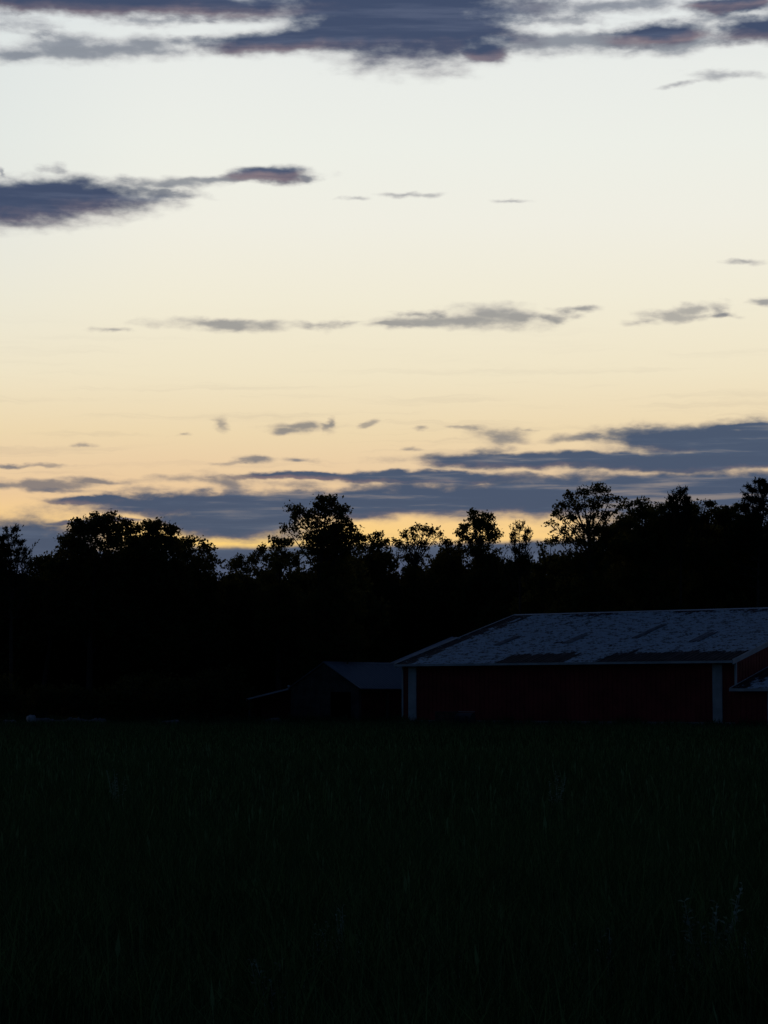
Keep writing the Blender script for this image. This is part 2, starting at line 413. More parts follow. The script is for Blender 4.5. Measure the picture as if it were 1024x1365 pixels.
def grass():
    rng = np.random.default_rng(5)
    X, Y, H, Wd, Ln = [], [], [], [], []
    def patch(y0, y1, n, h0, h1, w0, w1):
        y = np.sqrt(rng.uniform(y0 * y0, y1 * y1, n)); x = rng.uniform(-1, 1, n) * (.245 * y + 2.5)
        # tussocks
        cl = np.sin(x * 1.9 + np.sin(y * 1.3) * 2) * np.sin(y * 1.1 + np.cos(x * .9) * 2)
        hh = rng.uniform(h0, h1, n) * (1 + .28 * cl) * (1 + .25 * np.sin(x * .31 + 1) * np.sin(y * .17))
        tall = rng.random(n) < .03
        hh = np.where(tall, hh * 1.35, hh)
        X.append(x); Y.append(y); H.append(hh); Wd.append(rng.uniform(w0, w1, n)); Ln.append(rng.uniform(.05, .65, n))
    patch(7.0, 26, 200000, .22, .5, .005, .011)
    patch(26, 55, 155000, .22, .48, .010, .02)
    patch(55, 135, 180000, .22, .45, .02, .05)
    def along(x0, y0, x1, y1, n, h0, h1):
        t = rng.beta(1, 1, n); t = np.floor(t * 40) / 40 + rng.normal(0, .012, n)
        hump = .55 + .45 * np.sin(t * 61 + 2 * np.sin(t * 23)) * np.sin(t * 37 + 1)
        X.append(x0 + (x1 - x0) * t + rng.normal(0, .12, n)); Y.append(y0 + (y1 - y0) * t + rng.normal(0, .22, n))
        H.append(rng.uniform(h0, h1, n) * (.5 + hump * .7)); Wd.append(rng.uniform(.02, .05, n)); Ln.append(rng.uniform(.1, .8, n))
    c, s_ = math.cos(R(38)), math.sin(R(38))
    bx, by = 1.08, 130.2
    along(bx - .35, by - .45, bx + 28 * c - .35, by - 28 * s_ - .45, 5200, .3, .85)
    along(-6.2, 145.6, -6.2 + 5.8 * c, 145.6 - 5.8 * s_, 1300, .3, .9); along(-1.2, 142.4, 4.8, 150, 1500, .3, .9); along(-10, 147.5, -6.2, 145.4, 900, .3, .8)
    along(-27, 128.5, -8, 138.5, 6000, .3, .95)
    x, y, h, w, l = map(np.concatenate, (X, Y, H, Wd, Ln))
    v, lo, st, to = blades(rng, x, y, h, w, l)
    tag(link('grass', poly_mesh('grass', v, lo, st, to), M['grass']), kind='stuff')
    # seed heads above the blades
    n = 2800
    y = np.sqrt(rng.uniform(8.5 ** 2, 60 ** 2, n)); x = rng.uniform(-1, 1, n) * (.2 * y + 1)
    mbv = []; mbl = []; mbs = []; k = 0
    h = rng.uniform(.36, .58, n); lx = rng.normal(0, .07, n); ly = rng.normal(0, .07, n)
    a = rng.uniform(0, np.pi, n); sw = .0015 + y * 1e-4; hw = rng.uniform(.006, .013, n) + y * 1e-4
    ca, sa = np.cos(a), np.sin(a)
    P = lambda t, r, s: np.stack([x + lx * t + ca * r * s, y + ly * t + sa * r * s, h * t], 1)
    v = np.stack([P(0, sw, -1), P(0, sw, 1), P(.78, sw, 1), P(.78, sw, -1), P(.86, hw, 1), P(.86, hw, -1), P(1.0, sw, 0)], 1).reshape(-1, 3)
    b = np.arange(n) * 7
    loops = np.stack([b, b + 1, b + 2, b + 3, b + 3, b + 2, b + 4, b + 5, b + 5, b + 4, b + 6], 1).ravel()
    starts = np.stack([np.arange(n) * 11, np.arange(n) * 11 + 4, np.arange(n) * 11 + 8], 1).ravel()
    tag(link('seed_heads', poly_mesh('seed_heads', v, loops, starts, np.tile([4, 4, 3], n)), M['seed']), kind='stuff')
grass()

def weed(px, ybase, h, n, seed, label):
    rng = random.Random(seed)
    Yd = EYE * FPX / (ybase - YH); p = at(px, ybase, Yd); p.z = 0
    root = empty('weed_plant', p, rng.uniform(0, 6))
    tag(root, label, 'weed', 'pale weeds in the field')
    st = MB(); lv = MB()
    for s in range(n):
        a = rng.uniform(0, 6.28); r = rng.uniform(0, .10); ln = rng.uniform(.02, .16); hh = h * rng.uniform(.7, 1.05)
        b = Vector((math.cos(a) * r, math.sin(a) * r, 0)); t = b + Vector((math.cos(a) * ln, math.sin(a) * ln, hh))
        mid = (b + t) / 2 + Vector((rng.uniform(-.01, .01), rng.uniform(-.01, .01), hh * .05))
        st.tube([b, mid, t], [.004, .003, .0015], 5)
        for k in range(13):
            f = .3 + .7 * k / 12; c = b.lerp(t, f)
            an = rng.uniform(0, 6.28); L = h * .13 * (1.15 - .6 * f) * rng.uniform(.7, 1.2); wd = L * .22
            dr = Vector((math.cos(an), math.sin(an), rng.uniform(.2, .8))).normalized(); sd = dr.cross(Vector((0, 0, 1))).normalized() * wd
            o = len(lv.v); m_ = c + dr * L * .5 + Vector((0, 0, .006))
            lv.v += [tuple(q) for q in (c, m_ + sd, c + dr * L - Vector((0, 0, L * .15)), m_ - sd)]; lv.f.append((o, o + 1, o + 2, o + 3))
    st.build('stem', M['weed'], root); lv.build('foliage', M['weed'], root)
for i, (px, yb, h, n, lab) in enumerate([
        (462, 1340, .52, 7, 'pale broad weed tuft in the grass below the gap between the two sheds'),
        (945, 1338, .64, 12, 'largest pale weed tuft near the lower right of the field'),
        (1006, 1352, .46, 6, 'pale weed at the right edge of the field beside the largest tuft'),
        (916, 1350, .44, 5, 'short pale weed on the left side of the largest right hand tuft'),
        (372, 1400, .48, 6, 'pale weed cut by the bottom of the frame left of centre'),
        (418, 1330, .44, 4, 'thin pale weed just left of the middle broad tuft'),
        (592, 1362, .40, 4, 'small thin pale weed right of the middle broad tuft'),
        (742, 1085, .62, 5, 'far pale weed standing in the grass in front of the red barn wall'),
        (160, 1085, .62, 6, 'far pale weed standing in the grass before the left tree mass'),
        (800, 1350, .42, 4, 'thin pale weed alone between the middle and right tufts')]):
    weed(px, yb, h, n, 40 + i, lab)

# ------------------------------------------------------------------ buildings
TH = R(38)
EX = Vector((math.cos(TH), -math.sin(TH), 0)); DY = Vector((math.sin(TH), math.cos(TH), 0))

def corrugated(w, L, t=.02, ribs=3, rh=.028):
    """one roof sheet in local x (across) and y (up the slope) with raised ribs"""
    mb = MB(); prof = []
    pitch = w / ribs
    for i in range(ribs):
        x0 = i * pitch
        prof += [(x0, rh), (x0 + .05, rh), (x0 + .075, 0.0), (x0 + pitch - .03, 0.0)]
    prof += [(w, rh)]
    n = len(prof)
    for y in (0, L): mb.v += [(x, y, z) for x, z in prof]
    for y in (0, L): mb.v += [(0, y, -t), (w, y, -t)]
    mb.f += [(i, i + 1, n + i + 1, n + i) for i in range(n - 1)]
    a, b, c, d = 2 * n, 2 * n + 1, 2 * n + 2, 2 * n + 3
    mb.f += [(a, c, d, b), tuple([a, b] + list(range(n - 1, -1, -1))), tuple([d, c] + list(range(n, 2 * n))), (a, 0, n, c), (b, d, 2 * n - 1, n - 1)]
    return mb.mesh('roof_panel')

def siding_wall(mb, x0, x1, y0, z0, z1, thick, face, rib=.30):
    """wall slab along x with vertical ribs on the outside (face = -1 front, +1 back)"""
    mb.box(x0, x1, y0, y0 + thick, z0, z1)
    n = int((x1 - x0) / rib)
    for i in range(1, n):
        x = x0 + (x1 - x0) * i / n
        if face < 0: mb.box(x - .02, x + .02, y0 - .018, y0, z0, z1)
        else: mb.box(x - .02, x + .02, y0 + thick, y0 + thick + .018, z0, z1)
def gable_wall(mb, x0, y0, y1, z0, ze, zp, thick):
    ym = (y0 + y1) / 2
    mb.prism([(y0, z0), (y1, z0), (y1, ze), (ym, zp), (y0, ze)], 'x', x0, x0 + thick)
def gable_ribs(mb, x, y0, y1, z0, ze, zp, rib=.3):
    n = int((y1 - y0) / rib)
    for i in range(1, n):
        y = y0 + (y1 - y0) * i / n
        z = ze + (zp - ze) * (1 - abs(y - (y0 + y1) / 2) / ((y1 - y0) / 2))
        mb.box(min(x, x + .018), max(x, x + .018), y - .02, y + .02, z0, z - .02)

def barn():
    tip = at(527, 886, 130.0)
    ze = tip.z                      # eave height at the tip
    L, w, rise, ov, gv = 21.75, 12.2, 3.2, .45, .2
    o = tip + DY * ov + EX * gv; o.z = 0
    root = empty('barn', o, -TH)
    tag(root, 'large red barn with wide flaked pale roof and white trim', 'barn')
    sl_len = math.hypot(w, rise); pit = math.atan2(rise, w)
    zr = lambda y: ze + (min(y + ov, 2 * w - y - ov)) * rise / w      # roof plane height
    D = 2 * (w - ov)
    roofm = worn_roof('worn_pale_roof', root, L, w)
    # roof: a deck with sheets on it
    rk = MB()
    zt = -.06
    rk.prism([(-ov + .02, ze + zt), (w - ov, ze + rise + zt), (D + ov - .02, ze + zt), (D + ov - .02, ze + zt - .05), (w - ov, ze + rise + zt - .05), (-ov + .02, ze + zt - .05)], 'x', -gv + .02, L + .02)
    roof = rk.build('roof', M['boards'], root)
    n = 24; pw = (L + gv + .04) / n
    me = corrugated(pw, sl_len)
    me.materials.append(roofm)
    rnd = random.Random(3)
    for i in range(n):
        for s in (0, 1):
            p = link('roof_panel', me, None, roof)
            dz = rnd.uniform(0, .008)
            if s == 0: p.matrix_local = Matrix.Translation((-gv + i * pw, -ov, ze + dz)) @ Matrix.Rotation(pit, 4, 'X')
            else: p.matrix_local = Matrix.Translation((-gv + (i + 1) * pw, D + ov, ze + dz)) @ Matrix.Rotation(math.pi, 4, 'Z') @ Matrix.Rotation(pit, 4, 'X')
    # old skylight sheets half way up the slope
    skm = simple('dirty_skylight_sheet', (.19, .21, .24), .7, .6, 1.6)
    sk = corrugated(.6, 2.7, ribs=2)
    sk.materials.clear(); sk.materials.append(skm)
    for i, x in enumerate((3.75, 8.4, 12.45, 16.75)):
        q = link('skylight_panel', sk, None, roof)
        y = (4.35, 4.5, 5.5, 4.4)[i]
        q.matrix_local = Matrix.Translation((x, -ov, ze + .036)) @ Matrix.Rotation(pit, 4, 'X') @ Matrix.Translation((0, y, 0)) @ Matrix.Diagonal(((.8, 1, .65, .95)[i], (.85, .8, 1.25, .8)[i], 1, 1))
    # ridge cap, fascia and rakes
    MB().prism([(w - ov - .22, ze + rise - .02), (w - ov, ze + rise + .06), (w - ov + .22, ze + rise - .02), (w - ov, ze + rise + .035)], 'x', -gv - .02, L + .05).build('ridge_cap', M['trim'], root)
    for y0, y1 in ((-ov - .11, -ov - .004), (D + ov + .004, D + ov + .11)):
        g = MB().prism([(y0, ze - .11), (y1, ze - .11), (y1, ze + .01), (y1 - .012 if y0 < 0 else y1, ze + .01), (y1 - .012 if y0 < 0 else y1, ze - .095), (y0 + .012, ze - .095), (y0 + .012, ze + .01), (y0, ze + .01)] if y0 < 0 else
                       [(y0, ze - .11), (y1, ze - .11), (y1, ze + .01), (y1 - .012, ze + .01), (y1 - .012, ze - .095), (y0, ze - .095)], 'x', -gv - .03, L + .05)
        g.build('gutter', M['trim'], root)
    for x in (-gv - .055, L + .062):
        for s in (0, 1):
            ys = (-ov, w - ov - .004) if s == 0 else (w - ov + .004, D + ov)
            za, zb = (ze, ze + rise) if s == 0 else (ze + rise, ze)
            MB().prism([(ys[0], za - .19), (ys[1], zb - .19), (ys[1], zb + .075), (ys[0], za + .075)], 'x', x, x + .05).build('rake_trim', M['trim'], root)
    # walls
    f = MB(); siding_wall(f, 0, L, 0, 0.42, ze + .03, .12, -1); f.build('wall', M['red'], root)
    f = MB(); siding_wall(f, 0, L, D - .12, 0.42, ze + .03, .12, 1); f.build('wall', M['red'], root)
    for x, sx in ((0, -1), (L - .12, 1)):
        f = MB(); gable_wall(f, x, .122, D - .122, .42, ze + .05, ze + rise - .16, .12)
        gable_ribs(f, x - .018 if sx < 0 else x + .12, .15, D - .15, .42, ze + .03, ze + rise - .18); f.build('wall', M['red'], root)
    MB().box(-.03, L + .03, -.03, D + .03, -.1, .415).build('footing', M['concrete'], root)
    for x in (-.045, L - .055):
        for y in (-.045, D - .055):
            MB().box(x, x + .10, y, y + .10, .0, ze - .02).build('corner_trim', M['trim'], root)
    for x in (.46, L - 1.34):
        MB().box(x, x + .56, -.085, -.0202, .0, ze - .12).build('trim_board', M['trim'], root)
    return root, o, L, ze, D
broot, BO, BL, BZE, BD = barn()

def lean_to():
    """low annex against the barn's right gable, its eave a little ahead of the barn's front"""
    L, W, ze, rise, ov = 6.5, 9.0, 2.24, 1.25, .35
    root = empty('lean_to_shed', BO + EX * (BL + .15) + DY * (-.42), -TH)
    tag(root, 'low red lean-to shed with a pale door against the right end of the big barn', 'shed')
    pit = math.atan2(rise, W / 2); sl = math.hypot(W / 2, rise) + ov / math.cos(pit)
    pm = worn_roof('worn_pale_shed_roof', root, L, W / 2)
    rf = MB().prism([(-ov + .02, ze - .1 - ov * rise / (W / 2)), (W / 2, ze + rise - .06), (W + ov - .02, ze - .1 - ov * rise / (W / 2)), (W + ov - .02, ze - .14 - ov * rise / (W / 2)), (W / 2, ze + rise - .11), (-ov + .02, ze - .14 - ov * rise / (W / 2))], 'x', .0, L).build('roof', M['boards'], root)
    n = 7; pw = (L + .1) / n; me = corrugated(pw, sl); me.materials.append(pm)
    zl = ze - ov * rise / (W / 2)
    for i in range(n):
        for s in (0, 1):
            p = link('roof_panel', me, None, rf)
            if s == 0: p.matrix_local = Matrix.Translation((-.05 + i * pw, -ov, zl)) @ Matrix.Rotation(pit, 4, 'X')
            else: p.matrix_local = Matrix.Translation((-.05 + (i + 1) * pw, W + ov, zl)) @ Matrix.Rotation(math.pi, 4, 'Z') @ Matrix.Rotation(pit, 4, 'X')
    MB().box(-.1, L + .08, -ov - .05, -ov - .004, zl - .13, zl + .02).build('fascia', M['trim'], root)
    MB().prism([(-ov, zl - .13), (W / 2, ze + rise - .13), (W / 2, ze + rise + .05), (-ov, zl + .05)], 'x', -.1, -.055).build('rake_trim', M['trim'], root)
    dx0, dx1, dh = 1.95, 3.15, 1.93
    f = MB(); siding_wall(f, 0, dx0 - .06, 0, .1, ze - .02, .1, -1); siding_wall(f, dx1 + .06, L, 0, .1, ze - .02, .1, -1)
    f.box(dx0 - .06, dx1 + .06, 0, .1, dh + .06, ze - .02); f.build('wall', M['red'], root)
    f = MB(); siding_wall(f, 0, L, W - .1, .1, ze - .02, .1, 1); f.build('wall', M['red'], root)
    for x in (0, L - .1):
        f = MB(); gable_wall(f, x, .102, W - .102, .1, ze - .02, ze + rise - .12, .1); f.build('wall', M['red'], root)
    MB().box(-.02, L + .02, -.03, W, -.1, .095).build('footing', M['concrete'], root)
    fr = MB().box(dx0 - .06, dx0, -.03, .1, .1, dh).box(dx1, dx1 + .06, -.03, .1, .1, dh).box(dx0 - .06, dx1 + .06, -.03, .1, dh, dh + .06)
    fr.build('door_frame', M['trim'], root)
    dr = MB().box(dx0 + .005, dx1 - .005, .02, .07, .1, dh - .005)
    for z in (.2, 1.05): dr.box(dx0 + .12, dx1 - .12, .005, .02, z, z + .72)
    d_ = dr.build('door', M['trim'], root)
    MB().tube([(dx0 + .1, .02, 1.0), (dx0 + .1, -.05, 1.0), (dx0 + .2, -.05, 1.0)], [.012, .012, .012], 8).build('handle', M['dark_steel'], d_)
lean_to()

def gable_shed():
    """older shed behind the barn's left end: gable towards us, ridge running back to the right, a lean-to on its left"""
    c = at(388, 916, 146.0); ze = c.z; W, L, rise = 5.65, 11.0, 1.58
    o = Vector((c.x, c.y, 0))
    root = empty('gable_shed', o, -TH)
    tag(root, 'weathered grey gable shed with plain metal roof left of the big barn', 'shed')
    pit = math.atan2(rise, W / 2); ov = .22; sl = math.hypot(W / 2, rise) + ov
    rf = MB().prism([(-ov * .9, ze - ov * .5 - .03), (W / 2, ze + rise - .03), (W + ov * .9, ze - ov * .5 - .03), (W + ov * .9, ze - ov * .5 - .07), (W / 2, ze + rise - .08), (-ov * .9, ze - ov * .5 - .07)], 'y', -.13, L + .13).build('roof', M['boards'], root)
    n = 12; pw = (L + .3) / n; me = corrugated(pw, sl, rh=.022); me.materials.append(M['grey_roof'])
    for i in range(n):
        for s in (0, 1):
            p = link('roof_panel', me, None, rf)
            base = Matrix.Rotation(math.pi / 2, 4, 'Z') if s else Matrix.Rotation(-math.pi / 2, 4, 'Z')
            xx = W + sl * math.cos(pit) - W / 2 - 0 if s else W / 2 - sl * math.cos(pit)
            zz = ze + rise - sl * math.sin(pit)
            if s: T = Matrix.Translation((W / 2 + sl * math.cos(pit), -.15 + i * pw, zz))
            else: T = Matrix.Translation((W / 2 - sl * math.cos(pit), -.15 + (i + 1) * pw, zz))
            p.matrix_local = T @ base @ Matrix.Rotation(pit, 4, 'X')
    MB().prism([(W / 2 - .18, ze + rise - .07), (W / 2, ze + rise + .055), (W / 2 + .18, ze + rise - .07), (W / 2, ze + rise + .03)], 'y', -.16, L + .16).build('ridge_cap', M['grey_roof'], root)
    # boarded gable: separate upright boards with a doorway on the right
    zt = lambda x: ze + rise * (1 - abs(x - W / 2) / (W / 2)) - .09
    rnd = random.Random(8); nb = 27; bw = W / nb
    for i in range(nb):
        x0, x1 = i * bw + .006, (i + 1) * bw - .006
        dy = rnd.uniform(0, .02)
        zb = 2.05 if 16 <= i <= 23 else .05 + rnd.uniform(0, .06)
        poly = [(x0, zb), (x1, zb), (x1, zt(x1))]
        if x0 < W / 2 < x1: poly.append((W / 2, zt(W / 2)))
        poly.append((x0, zt(x0)))
        MB().prism(poly, 'y', -.03 - dy, .0 - dy).build('board', M['boards'], root)
    MB().box(16 * bw - .09, 16 * bw, -.07, -.0, 0, 2.04).build('door_jamb', M['boards'], root)
    MB().box(24 * bw, 24 * bw + .09, -.07, 0, 0, 2.04).build('door_jamb', M['boards'], root)
    MB().prism([(.02, .0), (W - .02, 0), (W - .02, ze - .06), (W / 2, ze + rise - .1), (.02, ze - .06)], 'y', L - .1, L).build('wall', M['boards'], root)
    MB().box(0, .1, .02, L - .102, 0, ze - .1).build('wall', M['old_red'], root)
    # right side: open bays between posts, red boarding set back in the far half
    for y in (.08, 2.9, 5.7, 8.4): MB().box(W - .14, W, y, y + .14, 0, ze - .1).build('post', M['boards'], root)
    MB().box(W - .12, W - .002, .02, L - .102, ze - .34, ze - .1).build('beam', M['boards'], root)
    f = MB(); f.box(W - .30, W - .20, .3, L - .102, .1, ze - .12); f.build('wall', M['old_red'], root)
    # lean-to on the left
    lw = 3.55; zl = ze - .78
    def lz(x): return ze - .12 + (x / lw) * (ze - .12 - zl)
    lr = MB().prism([(-lw - .15, lz(-lw - .15)), (-.02, lz(-.02)), (-.02, lz(-.02) + .05), (-lw - .15, lz(-lw - .15) + .05)], 'y', -.2, 6.2).build('lean_to_roof', M['grey_roof'], root)
    MB().box(-lw - .15, -lw + .05, -.25, -.204, lz(-lw) - .10, lz(-lw) + .045).build('fascia', M['trim'], root)
    MB().prism([(-lw - .1, lz(-lw - .1) - .05), (-.05, lz(-.05) - .05), (-.05, lz(-.05) + .06), (-lw - .1, lz(-lw - .1) + .06)], 'y', -.26, -.206).build('rake_trim', M['galv'], root)
    f = MB(); f.prism([(-lw + .45, .15), (-.06, .15), (-.06, lz(-.06) - .06), (-lw + .45, lz(-lw + .45) - .06)], 'y', .6, .7); f.build('wall', M['old_red'], root)
    MB().box(-lw, -lw + .14, -.14, .0, 0, lz(-lw) - .04).build('post', M['boards'], root)
    MB().box(-lw, -lw + .1, .01, 6, 0, lz(-lw) - .04).build('wall', M['old_red'], root)
    # small pale cap where the two roofs meet
    v = MB().tube([(-.12, -.1, lz(-.12) + .04), (-.12, -.1, lz(-.12) + .18), (-.12, -.1, lz(-.12) + .2)], [.05, .05, .11], 10)
    v.tube([(-.12, -.1, lz(-.12) + .2), (-.12, -.1, lz(-.12) + .27)], [.12, .03], 10)
    v.build('vent_cap', M['trim'], root)
gable_shed()

def rear_shed():
    r = at(605, 849.5, 165.0)
    W, L, rise = 7.1, 14.0, 1.91
    o = r - DY * W; ze = r.z - rise; o.z = 0
    root = empty('rear_shed', o, -TH)
    tag(root, 'shed behind the big barn showing only a plain pale roof slope above its left rake', 'shed')
    pit = math.atan2(rise, W); sl = math.hypot(W, rise) + .3
    rf = MB().prism([(-.25, ze - .13), (W, ze + rise - .05), (2 * W + .25, ze - .13), (2 * W + .25, ze - .17), (W, ze + rise - .1), (-.25, ze - .17)], 'x', -.1, L).build('roof', M['boards'], root)
    n = 14; pw = (L + .2) / n; me = corrugated(pw, sl); me.materials.append(M['galv'])
    for i in range(n):
        for s in (0, 1):
            p = link('roof_panel', me, None, rf)
            if s == 0: p.matrix_local = Matrix.Translation((-.12 + i * pw, -.3 * math.cos(pit), ze - .3 * math.sin(pit))) @ Matrix.Rotation(pit, 4, 'X')
            else: p.matrix_local = Matrix.Translation((-.12 + (i + 1) * pw, 2 * W + .3 * math.cos(pit), ze - .3 * math.sin(pit))) @ Matrix.Rotation(math.pi, 4, 'Z') @ Matrix.Rotation(pit, 4, 'X')
    for s in (0, 1):
        ys = (-.28, W - .004) if s == 0 else (W + .004, 2 * W + .28)
        za, zb = (ze - .09, ze + rise) if s == 0 else (ze + rise, ze - .09)
        MB().prism([(ys[0], za - .16), (ys[1], zb - .16), (ys[1], zb + .05), (ys[0], za + .05)], 'x', -.17, -.125).build('rake_trim', M['trim'], root)
    MB().box(0, L, 0, .1, 0, ze - .14).build('wall', M['red'], root)
    MB().box(0, L, 2 * W - .1, 2 * W, 0, ze - .14).build('wall', M['red'], root)
    for x in (0, L - .1):
        f = MB(); gable_wall(f, x, .102, 2 * W - .102, 0, ze - .14, ze + rise - .16, .1); f.build('wall', M['red'], root)
rear_shed()

# ------------------------------------------------------------------ things by the barn wall
def yard():
    p = at(596, 968, 121.5); p.z = 0
    root = empty('crate', p, -TH); tag(root, 'dark boxy plank crate on the grass before the left half of the red wall', 'crate')
    W, D, H = .95, .8, .92
    for x in (-W / 2, W / 2 - .07):
        for y in (-D / 2, D / 2 - .07): MB().box(x, x + .07, y, y + .07, 0, H).build('post', M['crate_wood'], root)
    rnd = random.Random(4)
    for k in range(6):
        z = .06 + k * .145
        for y in (-D / 2 - .024, D / 2 + .002): MB().box(-W / 2 - rnd.uniform(0, .02), W / 2 + rnd.uniform(0, .02), y, y + .022, z, z + .125).build('plank', M['crate_wood'], root)
        for x in (-W / 2 - .024, W / 2 + .002): MB().box(x, x + .022, -D / 2, D / 2, z, z + .125).build('plank', M['crate_wood'], root)
    MB().box(-W / 2 - .03, W / 2 + .03, -D / 2 - .03, D / 2 + .03, H + .002, H + .03).build('lid', M['boards'], root)
    p = at(619, 968, 121.0); p.z = 0
    root = empty('loader_bucket', p, -TH); tag(root, 'curved steel loader bucket with a pale top rail standing right of the dark crate', 'loader bucket')
    prof = []
    for k in range(11):
        a = math.pi * (.5 + .62 * k / 10)
        prof.append((.42 * math.cos(a) + .25, .46 + .42 * math.sin(a) * 1.05))
    inner = [(y + .03 * math.cos(math.pi * (.5 + .62 * i / 10)) * -1, z - .03 * math.sin(math.pi * (.5 + .62 * i / 10))) for i, (y, z) in enumerate(prof)]
    W = .98
    sh = MB()
    for i in range(10):
        sh.prism([prof[i], prof[i + 1], inner[i + 1], inner[i]], 'x', -W / 2, W / 2)
    sh.build('shell', M['dark_steel'], root)
    for x in (-W / 2 - .025, W / 2 + .001):
        MB().prism(prof + [(.45, .05)], 'x', x, x + .024).build('side_plate', M['grey_roof'] if x < 0 else M['dark_steel'], root)
    MB().box(-W / 2 - .03, W / 2 + .03, .18, .26, .93, .97).build('top_rail', M['concrete'], root)
    MB().box(-W / 2, W / 2, .3, .62, .02, .045).build('cutting_edge', M['dark_steel'], root)
    for x in (-.3, .24): MB().prism([(-.2, .35), (-.34, .5), (-.3, .72), (-.1, .66)], 'x', x, x + .05).build('bracket', M['dark_steel'], root)
    p = at(698, 968, 120.5); p.z = 0
    root = empty('steel_post', p); tag(root, 'thin rusty red steel post in the grass before the middle of the red wall', 'post')
    MB().box(-.035, .035, -.006, .006, 0, 1.35).box(-.006, .006, .0062, .04, 0, 1.35).build('shaft', M['rust'], root)
    MB().box(-.06, .06, -.012, -.0062, .3, .38).build('plate', M['rust'], root)
    p = at(574, 968, 124.0); p.z = 0
    rock('rock', p, .42, .34, 11, M['stone'], 'low grey rock between the white trim board and the dark crate')

def rock(name, p, r, h, seed, mat, label=None, parent=None, group=None):
    rng = np.random.default_rng(seed)
    import bmesh
    bm = bmesh.new(); bmesh.ops.create_icosphere(bm, subdivisions=3 if parent is None else 2, radius=1)
    ph = rng.uniform(0, 6, 6)
    for v in bm.verts:
        c = v.co
        k = 1 + .16 * math.sin(c.x * 2.3 + ph[0]) * math.cos(c.y * 2.9 + ph[1]) + .12 * math.sin(c.z * 3.7 + c.x * 2.1 + ph[2]) + .05 * math.sin(c.y * 7 + ph[3])
        v.co = Vector((c.x * r * k, c.y * r * .8 * k, (c.z * .5 + .42) * h * k))
    me = bpy.data.meshes.new(name); bm.to_mesh(me); bm.free()
    o = link(name, me, mat, parent, p); o.rotation_euler.z = rng.uniform(0, 6)
    if label: tag(o, label, 'rock', group)
    return o
yard()
def field_stones():
    p = at(90, 968, 128.0); p.z = 0
    root = empty('fieldstone_row', p); tag(root, 'low row of grey fieldstones at the foot of the far left trees', 'stone row')
    rng = random.Random(6)
    for k in range(46):
        x = -2.0 + 4.1 * k / 45 + rng.uniform(-.05, .05)
        hgt = .50 + .12 * math.sin(k * .31)
        rock('stone', Vector((x, rng.uniform(-.2, .2), 0 if k % 2 else .22)), rng.uniform(.13, .22), hgt * (.8 if k % 2 else .6), 100 + k, M['stone'], None, root)
    p = at(41, 968, 127.0); p.z = 0
    rock('boulder', p, .30, .78, 33, M['pale_stone'], 'pale rounded boulder at the left end of the fieldstone row')
    p = at(14, 968, 128.0); p.z = 0
    rock('rock', p, .45, .5, 34, M['stone'], 'dull grey rock at the far left edge of the field')
    p = at(229, 968, 132.0); p.z = 0
    rock('rock', p, .55, .42, 35, M['stone'], 'flat grey rock in the shade midway between the stone row and the lean-to')
    p = at(365, 968, 141.0); p.z = 0
    rock('rock', p, .5, .45, 36, M['stone'], 'low grey rock under the open lean-to of the grey shed')
field_stones()

# ------------------------------------------------------------------ trees
def leaves_mesh(rng, centers, rad, per, size, droop=.0, slim=.55):
    n = len(centers) * per
    c = np.repeat(np.asarray(centers), per, axis=0) + rng.normal(0, 1, (n, 3)) * rad * np.array([.62, .62, .5])
    a = rng.normal(0, 1, (n, 3)); a[:, 2] -= droop; a /= np.linalg.norm(a, axis=1)[:, None]
    b = rng.normal(0, 1, (n, 3)); b = np.cross(a, b); b /= np.linalg.norm(b, axis=1)[:, None]
    s = rng.uniform(.6, 1.3, n)[:, None] * size
    nrm = np.cross(a, b) * s * .14
    v = np.stack([c - a * s * .5, c + b * s * .5 * slim + nrm, c + a * s * .5, c - b * s * .5 * slim + nrm], 1).reshape(-1, 3)
    loops = np.arange(n * 4); st = np.arange(n) * 4
    return poly_mesh('crown', v, loops, st, np.full(n, 4))

